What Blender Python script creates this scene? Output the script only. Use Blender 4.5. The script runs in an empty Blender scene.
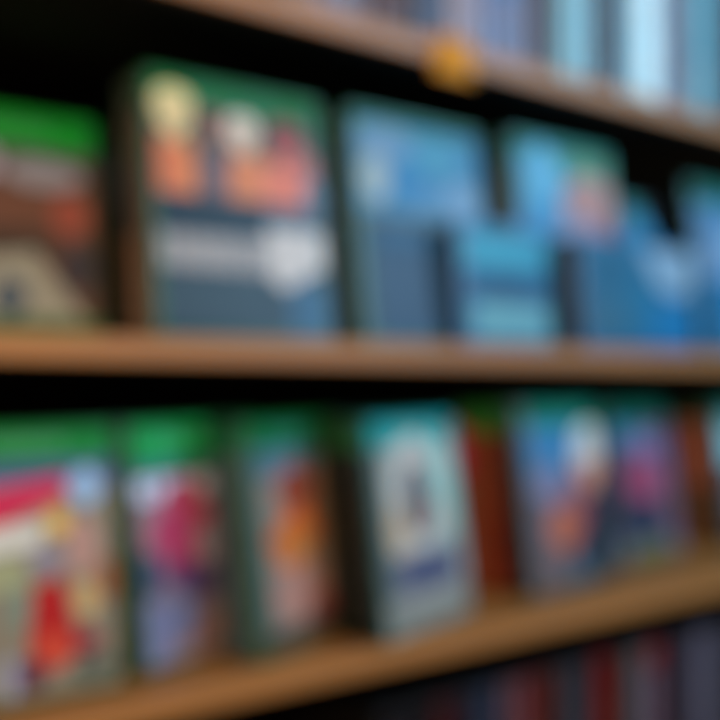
import bpy, bmesh, math, random
import numpy as np
from mathutils import Vector, Matrix

# ------------------------------------------------------------------ camera, world, lights
sc = bpy.context.scene
C = sc.collection
YAW = math.atan(1000 / 1300)
cam = bpy.data.cameras.new('camera')
cam_o = bpy.data.objects.new('camera', cam); C.objects.link(cam_o)
sc.camera = cam_o
cam.sensor_width = 36.0; cam.lens = 50.0; cam.clip_start = 0.02
cam_o.location = (0, -0.56, 0)
cam_o.rotation_euler = (math.radians(90 + 1.15), 0, -YAW)
cam.dof.use_dof = True               # the photographer's lens is focused far too close
cam.dof.focus_distance = 0.20
cam.dof.aperture_fstop = 4.7

w = bpy.data.worlds.new('world'); sc.world = w; w.use_nodes = True
w.node_tree.nodes['Background'].inputs['Color'].default_value = (0.75, 0.85, 1, 1)
w.node_tree.nodes['Background'].inputs['Strength'].default_value = 0.02

def area(name, loc, aim, sx, sy, power, col):
    l = bpy.data.lights.new(name, 'AREA'); l.shape = 'RECTANGLE'; l.size = sx; l.size_y = sy
    l.energy = power; l.color = col
    o = bpy.data.objects.new(name, l); C.objects.link(o); o.location = loc
    o.rotation_euler = (Vector(aim) - Vector(loc)).to_track_quat('-Z', 'Y').to_euler()
    return o
# warm shop lamps over the aisle to the left, cool daylight from the shop front to the right
area('aisle_lamp', (-0.25, -1.15, 0.42), (0.3, 0, 0), 0.5, 0.25, 14.5, (1.0, 0.75, 0.49))
area('shop_front_daylight', (1.45, -1.2, 0.6), (0.95, 0, 0.05), 0.7, 0.6, 27, (0.40, 0.72, 1.0))

sc.view_settings.view_transform = 'Standard'
sc.view_settings.look = 'None'
sc.view_settings.gamma = 1.0
sc.view_settings.use_curve_mapping = False
sc.view_settings.exposure = 0.0

# ------------------------------------------------------------------ helpers
def lin(c):
    r = []
    for v in c[:3]:
        v /= 255.0
        r.append(v / 12.92 if v <= 0.04045 else ((v + 0.055) / 1.055) ** 2.4)
    return r

def principled(name, col, rough=0.4, **kw):
    m = bpy.data.materials.new(name); m.use_nodes = True
    b = m.node_tree.nodes['Principled BSDF']
    b.inputs['Base Color'].default_value = (*lin(col), 1)
    b.inputs['Roughness'].default_value = rough
    for k, v in kw.items(): b.inputs[k.replace('_', ' ')].default_value = v
    nt = m.node_tree
    n = nt.nodes.new('ShaderNodeTexNoise'); n.inputs['Scale'].default_value = 60
    bp = nt.nodes.new('ShaderNodeBump'); bp.inputs['Strength'].default_value = 0.06
    nt.links.new(n.outputs['Fac'], bp.inputs['Height']); nt.links.new(bp.outputs['Normal'], b.inputs['Normal'])
    return m

def printed():
    m = bpy.data.materials.new('printed_sleeve'); m.use_nodes = True
    nt = m.node_tree; b = nt.nodes['Principled BSDF']
    a = nt.nodes.new('ShaderNodeAttribute'); a.attribute_name = 'print'
    nt.links.new(a.outputs['Color'], b.inputs['Base Color'])
    b.inputs['Roughness'].default_value = 0.42
    b.inputs['Specular IOR Level'].default_value = 0.2
    return m

def wood(name, ca, cb, rough=0.5):
    m = bpy.data.materials.new(name); m.use_nodes = True
    nt = m.node_tree; b = nt.nodes['Principled BSDF']
    tc = nt.nodes.new('ShaderNodeTexCoord'); mp = nt.nodes.new('ShaderNodeMapping')
    mp.inputs['Scale'].default_value = (2.2, 40, 60)
    n = nt.nodes.new('ShaderNodeTexNoise'); n.inputs['Scale'].default_value = 3; n.inputs['Detail'].default_value = 8
    r = nt.nodes.new('ShaderNodeValToRGB')
    r.color_ramp.elements[0].position = 0.3; r.color_ramp.elements[0].color = (*lin(ca), 1)
    r.color_ramp.elements[1].position = 0.7; r.color_ramp.elements[1].color = (*lin(cb), 1)
    L = nt.links.new
    L(tc.outputs['Object'], mp.inputs['Vector']); L(mp.outputs['Vector'], n.inputs['Vector'])
    L(n.outputs['Fac'], r.inputs['Fac']); L(r.outputs['Color'], b.inputs['Base Color'])
    bp = nt.nodes.new('ShaderNodeBump'); bp.inputs['Strength'].default_value = 0.15
    L(n.outputs['Fac'], bp.inputs['Height']); L(bp.outputs['Normal'], b.inputs['Normal'])
    b.inputs['Roughness'].default_value = rough
    return m

M_PRINT = printed()
M_WOOD = wood('oak_veneer', (152, 96, 44), (182, 118, 58))
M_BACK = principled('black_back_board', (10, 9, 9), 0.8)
SHELLS = {
    'green': principled('green_plastic', (12, 74, 20), 0.3, Specular_IOR_Level=0.4),
    'dark_green': principled('dark_green_plastic', (10, 34, 13), 0.35, Specular_IOR_Level=0.4),
    'teal': principled('teal_plastic', (12, 74, 60), 0.3, Specular_IOR_Level=0.4),
    'black': principled('black_plastic', (14, 14, 15), 0.35),
    'brown': principled('brown_plastic', (70, 45, 30), 0.4),
    'blue': principled('blue_plastic', (18, 78, 130), 0.3),
    'clear': principled('clear_plastic', (110, 118, 128), 0.25),
}

def link(name, bm, mat, parent=None, smooth=False):
    me = bpy.data.meshes.new(name); bm.normal_update(); bm.to_mesh(me); bm.free()
    if mat: me.materials.append(mat)
    if smooth: me.polygons.foreach_set('use_smooth', [True] * len(me.polygons))
    o = bpy.data.objects.new(name, me); C.objects.link(o)
    if parent: o.parent = parent
    return o

def box(bm, x0, x1, y0, y1, z0, z1, bev=0.0, seg=2):
    vs = [bm.verts.new(p) for p in ((x0,y0,z0),(x1,y0,z0),(x1,y1,z0),(x0,y1,z0),(x0,y0,z1),(x1,y0,z1),(x1,y1,z1),(x0,y1,z1))]
    fs = [bm.faces.new([vs[i] for i in q]) for q in ((0,3,2,1),(4,5,6,7),(0,1,5,4),(1,2,6,5),(2,3,7,6),(3,0,4,7))]
    if bev:
        es = list({e for f in fs for e in f.edges})
        bmesh.ops.bevel(bm, geom=es, offset=bev, segments=seg, affect='EDGES', profile=0.6)

def thing(name, label, cat, loc=(0, 0, 0), rot=(0, 0, 0), group=None):
    o = bpy.data.objects.new(name, None); C.objects.link(o); o.empty_display_size = 0.02
    o.location = loc; o.rotation_euler = rot
    o['label'] = label; o['category'] = cat
    if group: o['group'] = group
    return o

# ---- printing: a picture is a list of flat shapes drawn on the sleeve, first one lowest
def paint(X, Y, shapes, gain):
    col = np.zeros(X.shape + (3,)); col[:] = lin(shapes[0])
    for s in shapes[1:]:
        k, c = s[0], np.array(lin(s[-1]))
        if k == 'r':
            m = (X >= s[1]) & (X <= s[3]) & (Y >= s[2]) & (Y <= s[4])
        elif k == 'e':
            m = ((X - s[1]) / s[3]) ** 2 + ((Y - s[2]) / s[4]) ** 2 <= 1
        elif k == 'p':
            pts = s[1]; m = np.zeros(X.shape, bool)
            for (x0, y0), (x1, y1) in zip(pts, pts[1:] + pts[:1]):
                if y0 == y1: continue
                m ^= ((Y < y0) != (Y < y1)) & (X < (x1 - x0) * (Y - y0) / (y1 - y0) + x0)
        elif k == 't':        # a line of unreadable lettering: short blocks
            x0, y0, x1, y1, n = s[1:6]
            u = (X - x0) / (x1 - x0) * n
            m = (X >= x0) & (X <= x1) & (Y >= y0) & (Y <= y1) & ((u % 1) < 0.82)
        col[m] = c
    r = np.random.RandomState(int(abs(X.sum())) % 9973)
    n = r.rand(*X.shape) - 0.5                        # printed grain and brush strokes along the sheet
    for _ in range(2): n = (n + np.roll(n, 1, 0) + np.roll(n, 1, 1) + np.roll(n, -1, 1)) / 2.6
    col = col * (1 + 0.22 * n[..., None])
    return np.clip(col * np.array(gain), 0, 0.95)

def sheet(name, parent, corner, du, dv, w_, h_, shapes, frame, gain, step=0.0010, th=0.0004):
    """a thin printed sheet; corner = lower left, du/dv unit vectors in its plane"""
    nu, nv = max(2, round(w_ / step)), max(2, round(h_ / step))
    du, dv, c = Vector(du), Vector(dv), Vector(corner)
    nrm = du.cross(dv)
    U, V = np.meshgrid(np.arange(nu + 1) / nu, np.arange(nv + 1) / nv)
    P = (np.array(c)[None, None] + U[..., None] * w_ * np.array(du) + V[..., None] * h_ * np.array(dv))
    P = P.reshape(-1, 3)
    P += np.array(nrm) * th
    idx = lambda i, j: j * (nu + 1) + i
    I, J = np.meshgrid(np.arange(nu), np.arange(nv))
    F = np.stack([idx(I, J), idx(I + 1, J), idx(I + 1, J + 1), idx(I, J + 1)], -1).reshape(-1, 4)
    nP = len(P); B = [c, c + du * w_, c + du * w_ + dv * h_, c + dv * h_]
    verts = [tuple(p) for p in P] + [tuple(b) for b in B]
    faces = [tuple(f) for f in F.tolist()]
    a, b2, c2, d2 = idx(0, 0), idx(nu, 0), idx(nu, nv), idx(0, nv)
    rim = [([idx(i, 0) for i in range(nu, -1, -1)] + [nP, nP + 1]),
           ([idx(nu, j) for j in range(nv, -1, -1)] + [nP + 1, nP + 2]),
           ([idx(i, nv) for i in range(nu + 1)] + [nP + 2, nP + 3]),
           ([idx(0, j) for j in range(nv + 1)] + [nP + 3, nP])]
    faces += rim + [(nP + 3, nP + 2, nP + 1, nP)]
    me = bpy.data.meshes.new(name); me.from_pydata(verts, [], faces)
    x0, y0, x1, y1 = frame
    Xc = x0 + (I + 0.5) / nu * (x1 - x0); Yc = y1 - (J + 0.5) / nv * (y1 - y0)
    colr = paint(Xc, Yc, shapes, gain).reshape(-1, 3)
    colr = np.concatenate([colr, np.full((5, 3), 0.4)])
    cnt = np.array([p.loop_total for p in me.polygons])
    L = np.repeat(colr, cnt, axis=0); L = np.concatenate([L, np.ones((len(L), 1))], 1)
    at = me.color_attributes.new('print', 'FLOAT_COLOR', 'CORNER')
    at.data.foreach_set('color', L.astype(np.float32).ravel())
    me.materials.append(M_PRINT)
    o = bpy.data.objects.new(name, me); C.objects.link(o); o.parent = parent
    return o

def shell_bm(W, T, H):
    """front lid and back tray with a seam between them, hinged at the spine on the left"""
    bm = bmesh.new()
    box(bm, 0.0, W, 0.0, T * 0.46, 0.0, H, 0.0012)
    box(bm, 0.0005, W - 0.0008, T * 0.52, T, 0.0004, H - 0.0004, 0.0012)
    box(bm, 0.0008, W - 0.004, T * 0.40, T * 0.58, 0.003, H - 0.003)
    box(bm, -0.0004, 0.004, 0.001, T - 0.001, 0.001, H - 0.001, 0.0003, 1)
    return bm

def latch_bm(W, T, H):
    bm = bmesh.new(); box(bm, W - 0.003, W + 0.0007, T * 0.3, T * 0.7, H * 0.42, H * 0.58, 0.0003, 1)
    return bm

def case(label, loc, rz, H, W=0.135, T=0.014, lean=7.0, shell='green', cover=None, frame=None,
         spine=((60, 60, 60),), gain=(1, 1, 1), group=None, name='game_case', cat='game case'):
    l = math.radians(lean)
    r = Matrix.Rotation(math.radians(rz), 4, 'Z') @ Matrix.Translation((0, T, 0)) @ Matrix.Rotation(-l, 4, 'X') @ Matrix.Translation((0, -T, 0))
    t = thing(name, label, cat, group=group)
    t.matrix_world = Matrix.Translation(loc) @ r
    link('case_shell', shell_bm(W, T, H), SHELLS[shell], t)
    link('latch', latch_bm(W, T, H), SHELLS[shell], t)
    b = 0.003
    if cover:
        sheet('cover_sleeve', t, (b + 0.002, -0.00005, b), (1, 0, 0), (0, 0, 1), W - 2 * b - 0.002, H - 2 * b, cover, frame, gain)
    sheet('spine_sleeve', t, (-0.0005, T - 0.0015, b), (0, -1, 0), (0, 0, 1), T - 0.003, H - 2 * b, list(spine), (0, 0, 10, 100), gain, step=0.002)
    return t

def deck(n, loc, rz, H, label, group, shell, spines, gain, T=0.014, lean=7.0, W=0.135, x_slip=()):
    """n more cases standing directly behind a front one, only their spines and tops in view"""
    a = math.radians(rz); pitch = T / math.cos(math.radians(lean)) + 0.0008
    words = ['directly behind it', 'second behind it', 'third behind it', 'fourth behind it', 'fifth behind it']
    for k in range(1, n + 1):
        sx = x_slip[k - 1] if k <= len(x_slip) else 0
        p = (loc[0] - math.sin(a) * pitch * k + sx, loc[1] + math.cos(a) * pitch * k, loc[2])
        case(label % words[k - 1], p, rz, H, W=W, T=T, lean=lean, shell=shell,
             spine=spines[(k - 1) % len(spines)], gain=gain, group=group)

# ------------------------------------------------------------------ the shelving
Z_TOP, Z_MID, Z_LOW, Z_BOT = 0.258, 0.0265, -0.193, -0.412
XL, XR, DEPTH, TH = -0.35, 1.75, 0.30, 0.0155
unit = thing('shelving_unit', 'wooden display shelving with light brown front edges and a black back, packed with game cases', 'shelves', (0, 0, Z_BOT - TH))
def zrel(z): return z - (Z_BOT - TH)
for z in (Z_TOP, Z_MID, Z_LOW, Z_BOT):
    bm = bmesh.new(); box(bm, XL, XR, 0.006, DEPTH, zrel(z) - TH, zrel(z), 0.0008)
    s = link('shelf', bm, M_WOOD, unit)
    bm = bmesh.new(); box(bm, XL, XR, 0.0, 0.0058, zrel(z) - TH, zrel(z), 0.0015)
    link('edge_strip', bm, M_WOOD, s)
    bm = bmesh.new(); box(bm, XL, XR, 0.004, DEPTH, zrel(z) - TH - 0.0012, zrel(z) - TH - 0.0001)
    link('underside_shade', bm, M_BACK, s)  # black sheet added so the wooden underside has the darkness of shade
bm = bmesh.new(); box(bm, XL, XR, DEPTH, DEPTH + 0.012, -TH, zrel(Z_TOP) + 0.25)
link('back_panel', bm, M_BACK, unit)
for x in (XL - 0.02, XR):
    bm = bmesh.new(); box(bm, x, x + 0.02, 0.0, DEPTH + 0.012, -TH, zrel(Z_TOP) + 0.25, 0.001)
    link('side_panel', bm, M_BACK, unit)

# yellow price tag clipped on the top shelf's edge
tg = thing('price_tag', 'yellow orange price tag clipped to the front edge of the top shelf', 'price tag', (0.520, -0.0005, Z_TOP - 0.010))
bm = bmesh.new(); box(bm, -0.019, 0.019, -0.0022, -0.0006, -0.016, 0.014, 0.0007)
link('tag_card', bm, principled('yellow_card', (205, 132, 0), 0.8), tg)
bm = bmesh.new(); box(bm, -0.020, 0.020, -0.0030, 0.0004, 0.0100, 0.0125, 0.0005); box(bm, -0.020, 0.020, -0.0030, -0.0022, -0.0175, -0.0155, 0.0003)
box(bm, -0.020, 0.020, 0.0004 - 0.0006, 0.0004, -0.0175, 0.0125)
link('tag_holder', bm, principled('amber_holder', (190, 118, 0), 0.7), tg)

# ------------------------------------------------------------------ pictures on the covers
def band(x0, x1, y0, y1, c, mark):
    w_ = x1 - x0; h = y1 - y0; m = (y0 + y1) / 2; cx = (x0 + x1) / 2
    return [('r', x0, y0, x1, y1, (c[0] * 0.5, c[1] * 0.98, c[2] * (0.8 if c[2] < c[1] * 0.7 else 1.0))), ('e', cx - w_ * .20, m, w_ * .045, h * .30, mark), ('e', cx - w_ * .20, m, w_ * .025, h * .12, c),
            ('t', cx - w_ * .12, m - h * .16, cx + w_ * .24, m + h * .16, 7, mark)]

def face(x, y, rx, ry, skin, hair=None, side=0.0):
    """a drawn face: jaw, neck, hair cap, brows, eyes, nose and mouth"""
    d = tuple(v * 0.45 for v in skin); m = (skin[0] * 0.8, skin[1] * 0.55, skin[2] * 0.55); cx = x + side * rx
    out = [('r', x - rx * .45, y + ry * .5, x + rx * .45, y + ry * 1.35, tuple(v * 0.85 for v in skin)), ('e', x, y, rx, ry, skin)]
    if hair:
        out += [('e', x, y - ry * .62, rx * 1.08, ry * .55, hair), ('r', x - rx * 1.06, y - ry * .6, x - rx * .82, y + ry * .1, hair), ('r', x + rx * .82, y - ry * .6, x + rx * 1.06, y + ry * .1, hair)]
    for q in (-1, 1):
        out += [('r', cx + q * rx * .38 - rx * .2, y - ry * .16, cx + q * rx * .38 + rx * .2, y - ry * .10, d), ('e', cx + q * rx * .38, y + ry * .02, rx * .13, ry * .06, d)]
    out += [('p', [(cx, y), (cx + rx * .14, y + ry * .32), (cx - rx * .1, y + ry * .32)], tuple(v * 0.85 for v in skin)), ('r', cx - rx * .26, y + ry * .52, cx + rx * .26, y + ry * .59, m)]
    return out

def bust(x, y, w_, h_, c, dark):
    """shoulders and chest with a collar and lapels"""
    return [('p', [(x - w_ * .28, y), (x + w_ * .28, y), (x + w_ * .9, y + h_ * .22), (x + w_, y + h_), (x - w_, y + h_), (x - w_ * .9, y + h_ * .22)], c),
            ('p', [(x - w_ * .2, y), (x, y + h_ * .35), (x + w_ * .2, y)], dark), ('r', x - w_ * .03, y + h_ * .35, x + w_ * .03, y + h_, dark),
            ('p', [(x - w_ * .75, y + h_ * .4), (x - w_ * .68, y + h_ * .4), (x - w_ * .6, y + h_), (x - w_ * .68, y + h_)], dark)]

ART = {}
ART['warrior'] = ((-50, 108, 102, 345), [(110, 75, 62)] + band(-50, 102, 108, 146, (34, 132, 28), (60, 140, 60)) + [
    ('r', -50, 146, 102, 158, (90, 80, 80)), ('e', 55, 172, 36, 15, (168, 150, 150)), ('e', 3, 165, 14, 18, (185, 160, 165)),
    ('r', -50, 188, 102, 236, (128, 80, 62)), ('e', 78, 214, 17, 22, (178, 84, 66)), ('r', -50, 232, 60, 262, (84, 62, 52)),
    ('p', [(-30, 335), (5, 262), (45, 255), (90, 328), (90, 335)], (178, 160, 138)), ('e', 22, 305, 15, 22, (92, 98, 106)),
    ('e', 84, 270, 14, 26, (70, 62, 66)), ('r', -50, 327, 102, 345, (92, 108, 62))])
ART['crew'] = ((149, 64, 325, 340), [(56, 84, 72)] + band(137, 322, 60, 90, (24, 112, 46), (40, 115, 80)) + [
    ('r', 220, 90, 322, 115, (34, 100, 72)),
    ] + bust(209, 132, 17, 66, (112, 94, 108), (88, 74, 92)) + face(207, 114, 10, 17, (176, 108, 92), (120, 62, 60)) +
    bust(167, 128, 23, 66, (226, 132, 84), (205, 96, 66)) + [('p', [(143, 134), (156, 130), (156, 192), (143, 192)], (205, 84, 66))] + face(168, 104, 18, 24, (234, 206, 156), (236, 214, 160), 0.1) +
    bust(243, 134, 23, 60, (222, 134, 88), (196, 108, 74)) + face(238, 116, 16, 19, (232, 200, 186), (226, 214, 210), 0.1) +
    bust(286, 136, 28, 58, (232, 128, 104), (206, 96, 92)) + face(287, 118, 19, 23, (190, 96, 88), (132, 44, 56), -0.1) + [('e', 311, 146, 7, 20, (190, 110, 120)),
    ('e', 315, 178, 12, 20, (92, 118, 150)),
    ('r', 137, 192, 340, 340, (50, 66, 82)), ('r', 137, 196, 262, 226, (32, 44, 60)), ('r', 262, 196, 322, 224, (66, 88, 112)),
    ('t', 146, 236, 266, 272, 7, (172, 166, 172)), ('p', [(258, 220), (322, 220), (322, 264), (300, 272), (282, 292), (262, 280)], (208, 202, 208)),
    ('r', 280, 282, 340, 340, (52, 94, 132)), ('r', 146, 300, 250, 306, (70, 90, 104))])
ART['frost'] = ((354, 94, 488, 340), [(76, 136, 188)] + band(346, 492, 84, 104, (26, 112, 84), (60, 140, 130)) + [
    ('e', 384, 124, 30, 22, (136, 156, 198)), ('e', 440, 132, 30, 18, (92, 162, 200)), ('e', 371, 166, 15, 26, (205, 190, 200)),
    ('e', 405, 166, 18, 30, (48, 132, 196)), ('e', 467, 178, 19, 20, (160, 172, 212)), ('e', 430, 185, 18, 14, (110, 150, 200)),
    ('r', 346, 202, 492, 212, (104, 106, 112)), ('r', 346, 212, 492, 340, (34, 66, 104)), ('r', 352, 250, 430, 330, (56, 72, 106)),
    ('t', 372, 220, 460, 236, 6, (40, 90, 135)), ('r', 346, 212, 362, 340, (52, 66, 72))])
ART['dive'] = ((513, 126, 616, 343), [(74, 156, 206)] + band(505, 622, 118, 138, (26, 134, 112), (50, 150, 140)) + [
    ('r', 505, 138, 518, 200, (46, 136, 156)), ('e', 540, 165, 15, 36, (135, 195, 240)), ('e', 532, 212, 22, 20, (80, 150, 208)),
    ('e', 590, 150, 34, 14, (120, 156, 126)), ('r', 560, 176, 624, 222, (214, 140, 146))] + face(592, 190, 32, 33, (240, 152, 150), None, -0.15) + [('e', 574, 218, 22, 12, (178, 156, 198)),
    ('e', 612, 215, 9, 14, (190, 90, 120)), ('r', 505, 230, 622, 340, (40, 96, 136))])
ART['cyan_small'] = ((459, 224, 550, 340), [(38, 108, 156), ('r', 458, 230, 552, 268, (48, 156, 196)), ('r', 455, 268, 552, 300, (30, 88, 136)),
    ('r', 465, 300, 552, 337, (124, 170, 192)), ('t', 470, 240, 540, 252, 6, (90, 185, 215)), ('t', 475, 308, 545, 320, 5, (150, 190, 208)), ('e', 500, 285, 20, 8, (24, 70, 112))])
ART['tide'] = ((580, 230, 702, 338), [(38, 112, 156), ('e', 606, 262, 26, 30, (30, 100, 140)), ('e', 600, 310, 30, 26, (62, 108, 142)),
    ('p', [(642, 232), (702, 232), (702, 276), (682, 284), (662, 274)], (176, 182, 214)), ('r', 650, 288, 702, 337, (14, 122, 184)), ('e', 636, 290, 18, 24, (34, 116, 160))])
ART['reef'] = ((618, 188, 692, 343), [(12, 14, 18), ('p', [(622, 190), (640, 190), (672, 240), (672, 260), (622, 260)], (66, 146, 196)), ('e', 630, 194, 14, 9, (28, 130, 120)), ('r', 622, 240, 700, 340, (40, 110, 150))])
ART['glacier'] = ((690, 176, 766, 340), [(124, 150, 200)] + band(690, 766, 176, 194, (20, 108, 92), (50, 130, 120)) + [
    ('e', 712, 205, 18, 14, (96, 136, 180)), ('e', 704, 248, 16, 20, (150, 160, 200)), ('r', 690, 272, 766, 340, (18, 112, 166)), ('e', 740, 230, 14, 22, (200, 205, 225))])
ART['party'] = ((-105, 428, 122, 715), [(136, 122, 98)] + band(-102, 128, 425, 462, (14, 122, 46), (70, 140, 84)) + [
    ('r', -102, 462, 128, 482, (70, 92, 116)), ('r', -102, 482, 128, 500, (120, 120, 140)),
    ('p', [(-102, 500), (0, 488), (64, 480), (70, 502), (0, 530), (-102, 545)], (205, 42, 74)), ('e', 90, 494, 18, 22, (150, 180, 204)),
    ('p', [(-102, 548), (0, 532), (44, 528), (38, 556), (-102, 572)], (212, 204, 184)), ('e', 57, 532, 14, 14, (228, 176, 76)),
    ('r', -102, 566, 22, 602, (158, 156, 112)), ('e', 44, 572, 20, 14, (142, 130, 138)), ('e', 84, 560, 20, 34, (180, 136, 118)),
    ('e', 112, 600, 10, 24, (150, 84, 44)), ('e', 86, 618, 13, 20, (200, 162, 100)), ('e', 14, 620, 14, 24, (122, 134, 112)),
    ('p', [(20, 668), (28, 598), (62, 590), (72, 650), (84, 668), (50, 692)], (176, 28, 24)), ('e', 48, 668, 22, 20, (200, 68, 44)),
    ('e', 86, 664, 16, 13, (132, 30, 48)), ('e', 22, 692, 18, 16, (92, 30, 50)), ('e', 2, 690, 7, 22, (150, 152, 166)), ('e', 92, 694, 28, 13, (84, 90, 74))])
ART['hero'] = ((145, 422, 277, 686), [(122, 106, 112)] + band(138, 258, 422, 466, (20, 146, 76), (70, 170, 110)) + [
    ('r', 138, 466, 258, 480, (52, 116, 112)), ('t', 144, 482, 246, 506, 5, (206, 204, 214)), ('e', 236, 492, 14, 16, (206, 206, 206)),
    ('e', 152, 532, 13, 26, (156, 116, 122)), ('e', 150, 588, 12, 24, (54, 62, 90)), ('e', 154, 650, 15, 34, (118, 118, 142)),
    ('p', [(170, 500), (206, 496), (212, 520), (204, 560), (192, 596), (168, 590), (164, 540)], (178, 56, 86)), ('r', 206, 520, 220, 556, (178, 56, 86)), ('p', [(164, 520), (152, 560), (160, 566), (174, 540)], (178, 56, 86))] + face(191, 506, 14, 17, (196, 82, 100), (184, 56, 84), 0.1) + [
    ('e', 182, 590, 16, 14, (122, 50, 82)), ('e', 218, 562, 20, 26, (158, 140, 150)), ('e', 204, 604, 26, 18, (82, 64, 100)),
    ('p', [(166, 680), (258, 606), (258, 650), (200, 682)], (138, 102, 90)), ('e', 180, 640, 16, 16, (104, 104, 128))])
ART['racer'] = ((259, 420, 358, 652), [(152, 128, 108)] + band(256, 356, 420, 446, (18, 102, 60), (50, 120, 96)) + [
    ('r', 256, 446, 356, 478, (70, 112, 116)), ('e', 300, 470, 26, 12, (104, 118, 128)), ('r', 256, 446, 268, 650, (76, 98, 94)),
    ('e', 303, 494, 18, 26, (166, 72, 48)), ('r', 290, 488, 316, 497, (90, 50, 44)), ('p', [(268, 540), (290, 516), (296, 528), (274, 556)], (190, 96, 50)), ('p', [(314, 520), (336, 546), (328, 556), (310, 536)], (190, 96, 50)), ('p', [(276, 566), (290, 520), (314, 508), (318, 545), (296, 576)], (222, 104, 36)), ('e', 300, 552, 16, 18, (204, 122, 58)),
    ('e', 330, 520, 9, 60, (158, 126, 94)), ('e', 298, 600, 27, 28, (180, 128, 108)), ('e', 322, 624, 16, 16, (150, 82, 72)), ('r', 256, 632, 356, 650, (72, 62, 50))])
ART['ring'] = ((361, 412, 472, 634), [(158, 170, 172)] + band(354, 472, 408, 442, (38, 152, 158), (100, 190, 195)) + [
    ('r', 354, 442, 372, 632, (86, 104, 110)), ('e', 412, 492, 36, 62, (196, 198, 200)), ('e', 386, 528, 12, 28, (200, 180, 160)), ('e', 452, 486, 13, 62, (146, 206, 206)),
    ('e', 412, 498, 18, 40, (84, 90, 102)), ('e', 402, 500, 5, 20, (130, 135, 142)), ('e', 436, 520, 9, 18, (205, 170, 165)),
    ('r', 372, 556, 462, 596, (110, 116, 136)), ('e', 420, 576, 38, 15, (72, 82, 122)), ('r', 354, 598, 472, 632, (132, 138, 138)), ('t', 384, 602, 454, 612, 8, (158, 162, 162))])
ART['veteran'] = ((500, 402, 614, 594), [(112, 100, 118)] + band(507, 620, 402, 424, (22, 132, 116), (50, 160, 150)) + [
    ('r', 507, 424, 580, 476, (62, 132, 190)), ('r', 580, 424, 620, 450, (48, 120, 150)), ('e', 534, 486, 26, 20, (124, 130, 172)),
    ('p', [(560, 598), (566, 540), (590, 498), (620, 490), (620, 598)], (44, 48, 74)), ('e', 572, 515, 14, 28, (150, 88, 98)), ('e', 598, 446, 22, 23, (206, 216, 226))] + face(594, 468, 19, 24, (224, 156, 138), (212, 220, 228), -0.2) + [
    ('e', 548, 534, 22, 24, (186, 108, 86)), ('e', 530, 574, 22, 24, (108, 94, 102)), ('e', 562, 586, 24, 14, (74, 96, 116)), ('e', 612, 570, 14, 20, (60, 88, 96))])
ART['duel'] = ((620, 400, 704, 572), [(98, 92, 130)] + band(622, 722, 400, 424, (18, 124, 106), (40, 140, 130)) + [
    ('e', 645, 436, 24, 14, (54, 126, 174)), ('e', 670, 446, 18, 14, (138, 126, 180)), ('r', 622, 462, 644, 520, (84, 54, 84)), ('e', 662, 488, 22, 28, (166, 78, 116)),
    ('e', 654, 530, 38, 22, (48, 58, 84)), ('e', 660, 565, 34, 12, (90, 104, 78)), ('e', 700, 520, 16, 34, (120, 90, 110))])
ART['sky'] = ((720, 398, 784, 545), [(120, 180, 192)] + band(712, 790, 398, 416, (30, 140, 120), (60, 160, 150)) + [
    ('e', 724, 440, 16, 24, (140, 205, 212)), ('r', 712, 470, 790, 565, (66, 66, 74)), ('e', 745, 500, 20, 30, (120, 120, 130))])

def sp(c, top=None, title=(0, 0, 0), bottom=None, top_h=14):
    s = [c]
    if bottom: s.append(('r', 0, 62, 10, 100, bottom))
    if top: s.append(('r', 0, 0, 10, top_h, top))
    if title != (0, 0, 0): s.append(('r', 3.2, 24, 6.8, 70, title))
    return s

G = (1, 1, 1)
GB = (0.50, 0.72, 0.68)   # deeper inks of the blue covers
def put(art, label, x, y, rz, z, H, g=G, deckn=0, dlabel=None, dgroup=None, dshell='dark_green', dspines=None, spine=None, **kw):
    fr, shp = ART[art]
    case(label, (x, y, z), rz, H, cover=shp, frame=fr, spine=spine or sp((50, 50, 50)), gain=g, **kw)
    if deckn:
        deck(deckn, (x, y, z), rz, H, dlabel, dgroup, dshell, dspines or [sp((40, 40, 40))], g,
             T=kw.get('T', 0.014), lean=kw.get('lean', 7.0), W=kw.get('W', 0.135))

# ---- middle shelf
put('warrior', "green topped case with brown and red cover, set far back at middle shelf's left end", 0.1700, 0.150, 0, Z_MID, 0.172, g=(0.95, 1.3, 1.8),
    spine=sp((60, 90, 40)))
put('crew', 'large game case with a row of four faces above a white title on slate', 0.2835, 0.018, 0, Z_MID, 0.178, g=(0.86, 0.86, 0.80), W=0.139,
    deckn=2, dlabel='brown spined case with dark green top behind the four faces cover, %s', dgroup='cases behind the four faces case',
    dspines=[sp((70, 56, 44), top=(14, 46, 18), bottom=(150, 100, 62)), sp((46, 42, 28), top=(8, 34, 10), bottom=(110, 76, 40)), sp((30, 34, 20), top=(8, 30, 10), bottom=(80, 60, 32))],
    spine=sp((130, 100, 95), top=(30, 90, 34)))
put('frost', 'game case with pale blue icy picture above a plain navy lower half, middle shelf', 0.4480, 0.016, 0, Z_MID, 0.180, g=GB,
    deckn=3, dlabel='dark green spined game case behind the icy blue and navy cover, %s', dgroup='cases behind the icy blue case',
    dspines=[sp((30, 44, 36), top=(24, 70, 20)), sp((60, 44, 40), top=(24, 70, 20))], spine=sp((50, 60, 62), top=(26, 80, 40)))
put('dive', 'game case with bright blue streak beside a pink face, standing behind a small cyan case', 0.6290, 0.028, 0, Z_MID, 0.189, g=GB, shell='teal', lean=5,
    deckn=1, dlabel='slate spined game case behind the cover with blue streak and pink face, %s', dgroup='cases behind the pink face case',
    dspines=[sp((54, 74, 86), top=(16, 60, 44))], spine=sp((150, 120, 115), top=(24, 110, 90)))
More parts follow.
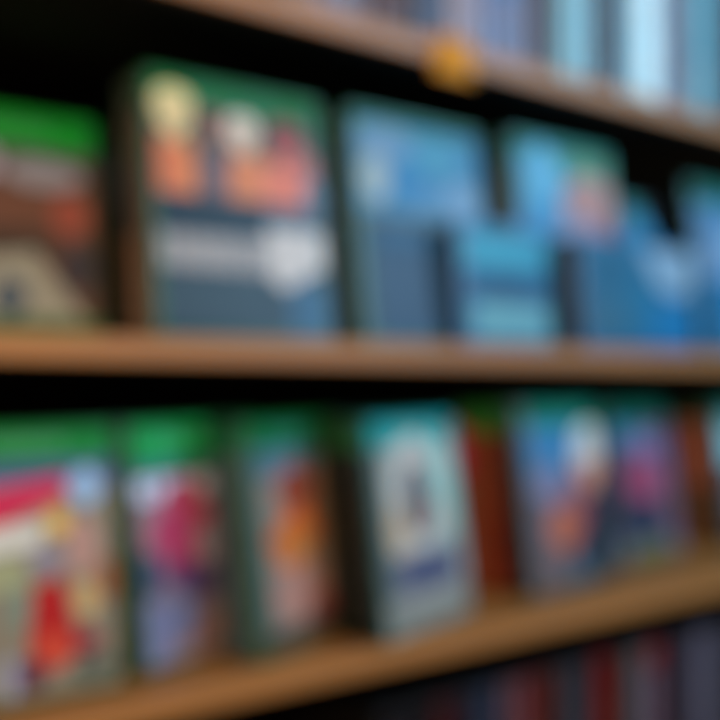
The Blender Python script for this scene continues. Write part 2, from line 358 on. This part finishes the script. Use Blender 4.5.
put('cyan_small', 'small low game case with cyan, navy and pale blue bands on the middle shelf', 0.5320, 0.001, 0, Z_MID, 0.098, g=GB, W=0.102, T=0.012, lean=4, shell='blue',
    spine=sp((40, 80, 120)))
put('tide', 'small low blue game case with white slanting patch in its upper right corner', 0.6780, 0.004, 0, Z_MID, 0.100, g=GB, W=0.165, T=0.012, lean=4, shell='blue',
    deckn=1, dlabel='small grey brown spined case behind the low blue case with white patch, %s', dgroup='cases behind the low blue case', dshell='black',
    dspines=[sp((60, 54, 58))], spine=sp((74, 66, 68)))
put('reef', 'black game case with a cyan wedge, between the pink face case and the lavender case', 0.7950, 0.050, 0, Z_MID, 0.154, g=GB, lean=5, shell='black', W=0.100, spine=sp((30, 110, 130)))
put('glacier', 'teal topped game case with lavender and blue cover, middle shelf far right', 0.8720, 0.012, 0, Z_MID, 0.175, g=GB, shell='teal',
    deckn=0, spine=sp((14, 24, 24)))

# ---- lower shelf
put('party', 'game case with red banner and red figure at the left end of the lower shelf', 0.1330, 0.030, 0, Z_LOW, 0.165, g=(1.0, 1.03, 1.18), spine=sp((40, 60, 30)))
put('hero', 'game case with crimson figure under a white title, lower shelf', 0.2840, 0.038, 18, Z_LOW, 0.165, g=(1.0, 1.03, 1.18),
    deckn=1, dlabel='dark olive spined game case behind the crimson figure cover, %s', dgroup='cases behind the crimson figure case',
    dspines=[sp((52, 46, 30), top=(14, 90, 26))], spine=sp((64, 58, 52), top=(14, 100, 40)))
put('racer', 'game case with orange figure on tan cover, lower shelf, left of the pale ring case', 0.3610, 0.016, 24, Z_LOW, 0.165, g=(1.0, 1.03, 1.18),
    deckn=1, dlabel='grey green spined game case behind the orange figure cover, %s', dgroup='cases behind the orange figure case',
    dspines=[sp((66, 84, 80), top=(14, 90, 50))], spine=sp((78, 98, 96), top=(16, 100, 60)))
put('ring', 'game case with pale grey oval ring emblem and teal top, lower shelf', 0.4550, 0.000, 18, Z_LOW, 0.165, g=(1.02, 0.92, 0.84), W=0.130, shell='teal',
    deckn=2, dlabel='black spined game case with dark green top, behind the pale ring cover, %s', dgroup='cases behind the pale ring case',
    dspines=[sp((14, 14, 14), top=(12, 76, 22)), sp((18, 14, 10), top=(12, 76, 22))], spine=sp((40, 36, 38), top=(20, 110, 70)))
put('veteran', 'game case with white haired person against blue sky, lower shelf', 0.6580, 0.045, 8, Z_LOW, 0.172, g=(1.0, 0.88, 0.76), shell='teal',
    deckn=4, dlabel='rust red spined game case behind the white haired person cover, %s', dgroup='cases behind the white haired person case',
    dspines=[sp((120, 46, 30), top=(30, 130, 40), bottom=(100, 32, 20)), sp((158, 68, 36), top=(30, 150, 44), bottom=(155, 48, 26)), sp((158, 74, 44), top=(30, 150, 44), bottom=(160, 74, 36)), [(150, 96, 84), ('r', 0, 0, 10, 10, (60, 150, 100)), ('r', 0, 10, 10, 40, (225, 40, 116))]],
    spine=sp((26, 30, 44), top=(24, 110, 60)))
put('duel', 'game case with magenta patch above navy on its cover, lower shelf near the right edge', 0.8340, 0.088, 8, Z_LOW, 0.172, g=(1.0, 0.88, 0.76), shell='teal',
    deckn=1, dlabel='plum spined game case behind the magenta and navy cover, %s', dgroup='cases behind the magenta and navy case',
    dspines=[sp((56, 48, 72), top=(18, 110, 90))], spine=sp((74, 50, 76), top=(18, 110, 90)))
put('sky', 'game case with pale cyan upper cover at the right edge of the lower shelf', 1.0520, 0.100, 0, Z_LOW, 0.172, shell='teal',
    deckn=3, dlabel='brick brown spined game case behind the pale cyan cover, %s', dgroup='cases behind the pale cyan case', dshell='brown',
    dspines=[sp((205, 124, 104), top=(50, 120, 84), bottom=(130, 90, 64)), sp((200, 112, 92), top=(100, 110, 90), bottom=(112, 80, 58))], spine=sp((90, 60, 56), top=(40, 110, 90), bottom=(50, 44, 40)))

# ------------------------------------------------------------------ rows of spines (top and bottom shelves)
def spine_row(px, z, y0, H, where, group, gain, shell, depth=0.135):
    """px: list of (x start, colour, title colour, words)"""
    n = len(px) - 1
    for k in range(n):
        x0, c, t, words, extra = px[k]
        W = px[k + 1][0] - x0 - 0.0006
        top = extra.get('top'); bot = extra.get('bot')
        t_ = thing('game_case', '%s case spine on the %s, number %d from its left end' % (words, where, k + 1), 'game case', (x0, y0 + extra.get('dy', 0), z), group=group)
        h = H + extra.get('dh', 0)
        bm = bmesh.new()
        box(bm, 0, W * 0.47, 0.0008, depth, 0, h, 0.0008)
        box(bm, W * 0.53, W, 0.0008, depth, 0, h, 0.0008)
        box(bm, W * 0.2, W * 0.8, 0.0, depth - 0.004, 0.0006, h - 0.0006, 0.0004, 1)
        link('case_shell', bm, SHELLS[extra.get('shell', 'black' if sum(c) < 250 else shell)], t_)
        shp = [c]
        if bot: shp.append(('r', 0, 70, 10, 100, bot))
        if top: shp.append(('r', 0, 0, 10, 16, top))
        if t: shp.append(('r', 3, 22, 7, 62, t)); shp.append(('r', 2.5, 84, 7.5, 92, t))
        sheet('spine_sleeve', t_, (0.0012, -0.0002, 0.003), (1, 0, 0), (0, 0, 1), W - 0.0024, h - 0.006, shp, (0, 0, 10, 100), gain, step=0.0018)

LAV, BROWN, NAVY, MAUVE = (132, 124, 146), (84, 46, 40), (52, 60, 88), (150, 128, 138)
BLUE, DBROWN, PCYAN, GREY = (62, 118, 172), (66, 28, 26), (142, 196, 218), (52, 48, 60)
WHITEB, GLAV, TEAL = (235, 248, 255), (124, 122, 144), (92, 170, 190)
W = (200, 200, 210)
top = [
    (0.3690, (120, 84, 60), (160, 130, 100), 'tan', {}), (0.3830, (128, 96, 84), None, 'dusty brown', {}),
    (0.3985, LAV, None, 'lavender grey', {}), (0.4130, (118, 116, 146), (150, 150, 170), 'bluish lavender', {}), (0.4280, (112, 96, 108), None, 'grey mauve', {}),
    (0.4430, (92, 52, 44), None, 'reddish brown', {}), (0.4590, (70, 34, 30), (110, 60, 50), 'dark maroon', {}), (0.4750, (84, 58, 60), None, 'dark brown', {}),
    (0.4890, NAVY, (80, 90, 120), 'dark navy', {}), (0.5040, (84, 88, 118), None, 'slate blue', {}),
    (0.5190, MAUVE, None, 'mauve', {}), (0.5350, (146, 136, 156), (170, 160, 180), 'pale mauve', {}), (0.5510, (120, 122, 158), None, 'lilac', {}),
    (0.5660, BLUE, (90, 150, 200), 'strong blue', dict(bot=(116, 120, 160))), (0.5820, (58, 110, 168), None, 'mid blue', dict(bot=(118, 120, 156))), (0.5980, (112, 116, 146), None, 'greyish blue', {}),
    (0.6130, DBROWN, None, 'dark brown red', {}), (0.6290, (56, 26, 26), (70, 40, 40), 'blackish brown', {}),
    (0.6430, (120, 164, 178), None, 'grey cyan', {}), (0.6570, PCYAN, (175, 215, 230), 'pale cyan', {}), (0.6730, (146, 198, 222), None, 'light cyan', {}), (0.6890, (58, 44, 54), None, 'grey plum', {}),
    (0.7040, (50, 32, 40), None, 'charcoal plum', {}), (0.7190, GREY, (96, 96, 110), 'charcoal grey', {}),
    (0.7330, (150, 196, 220), None, 'soft cyan', {}), (0.7490, (190, 232, 250), (235, 250, 255), 'icy blue', {}), (0.7650, WHITEB, None, 'bluish white', {}), (0.7810, (180, 220, 242), (150, 200, 230), 'frosty blue', {}),
    (0.7970, GLAV, None, 'grey lavender', {}), (0.8130, (112, 110, 130), (140, 140, 156), 'smoky lavender', {}),
    (0.8290, (84, 100, 124), None, 'steel blue', {}), (0.8430, TEAL, (130, 195, 210), 'teal blue', dict(top=(10, 12, 20), bot=(140, 190, 204))), (0.8600, (86, 160, 186), None, 'dusky teal', {}), (0.8760, (90, 98, 116), None, 'blue grey', {}),
    (0.8910, (40, 44, 58), None, 'near black', {}), (0.9060, (60, 66, 84), None, 'dark slate', {}), (0.9210, (30, 34, 46), None, 'black blue', {}), (0.9360, None, None, '', {})]
top = [(x, c, t, wd, dict(e, dy=(k * 7 % 5) * 0.0009)) for k, (x, c, t, wd, e) in enumerate(top)]
spine_row(top, Z_TOP, 0.004, 0.171, 'top shelf', 'case spines along the top shelf', (1.02, 0.98, 0.9), 'clear')

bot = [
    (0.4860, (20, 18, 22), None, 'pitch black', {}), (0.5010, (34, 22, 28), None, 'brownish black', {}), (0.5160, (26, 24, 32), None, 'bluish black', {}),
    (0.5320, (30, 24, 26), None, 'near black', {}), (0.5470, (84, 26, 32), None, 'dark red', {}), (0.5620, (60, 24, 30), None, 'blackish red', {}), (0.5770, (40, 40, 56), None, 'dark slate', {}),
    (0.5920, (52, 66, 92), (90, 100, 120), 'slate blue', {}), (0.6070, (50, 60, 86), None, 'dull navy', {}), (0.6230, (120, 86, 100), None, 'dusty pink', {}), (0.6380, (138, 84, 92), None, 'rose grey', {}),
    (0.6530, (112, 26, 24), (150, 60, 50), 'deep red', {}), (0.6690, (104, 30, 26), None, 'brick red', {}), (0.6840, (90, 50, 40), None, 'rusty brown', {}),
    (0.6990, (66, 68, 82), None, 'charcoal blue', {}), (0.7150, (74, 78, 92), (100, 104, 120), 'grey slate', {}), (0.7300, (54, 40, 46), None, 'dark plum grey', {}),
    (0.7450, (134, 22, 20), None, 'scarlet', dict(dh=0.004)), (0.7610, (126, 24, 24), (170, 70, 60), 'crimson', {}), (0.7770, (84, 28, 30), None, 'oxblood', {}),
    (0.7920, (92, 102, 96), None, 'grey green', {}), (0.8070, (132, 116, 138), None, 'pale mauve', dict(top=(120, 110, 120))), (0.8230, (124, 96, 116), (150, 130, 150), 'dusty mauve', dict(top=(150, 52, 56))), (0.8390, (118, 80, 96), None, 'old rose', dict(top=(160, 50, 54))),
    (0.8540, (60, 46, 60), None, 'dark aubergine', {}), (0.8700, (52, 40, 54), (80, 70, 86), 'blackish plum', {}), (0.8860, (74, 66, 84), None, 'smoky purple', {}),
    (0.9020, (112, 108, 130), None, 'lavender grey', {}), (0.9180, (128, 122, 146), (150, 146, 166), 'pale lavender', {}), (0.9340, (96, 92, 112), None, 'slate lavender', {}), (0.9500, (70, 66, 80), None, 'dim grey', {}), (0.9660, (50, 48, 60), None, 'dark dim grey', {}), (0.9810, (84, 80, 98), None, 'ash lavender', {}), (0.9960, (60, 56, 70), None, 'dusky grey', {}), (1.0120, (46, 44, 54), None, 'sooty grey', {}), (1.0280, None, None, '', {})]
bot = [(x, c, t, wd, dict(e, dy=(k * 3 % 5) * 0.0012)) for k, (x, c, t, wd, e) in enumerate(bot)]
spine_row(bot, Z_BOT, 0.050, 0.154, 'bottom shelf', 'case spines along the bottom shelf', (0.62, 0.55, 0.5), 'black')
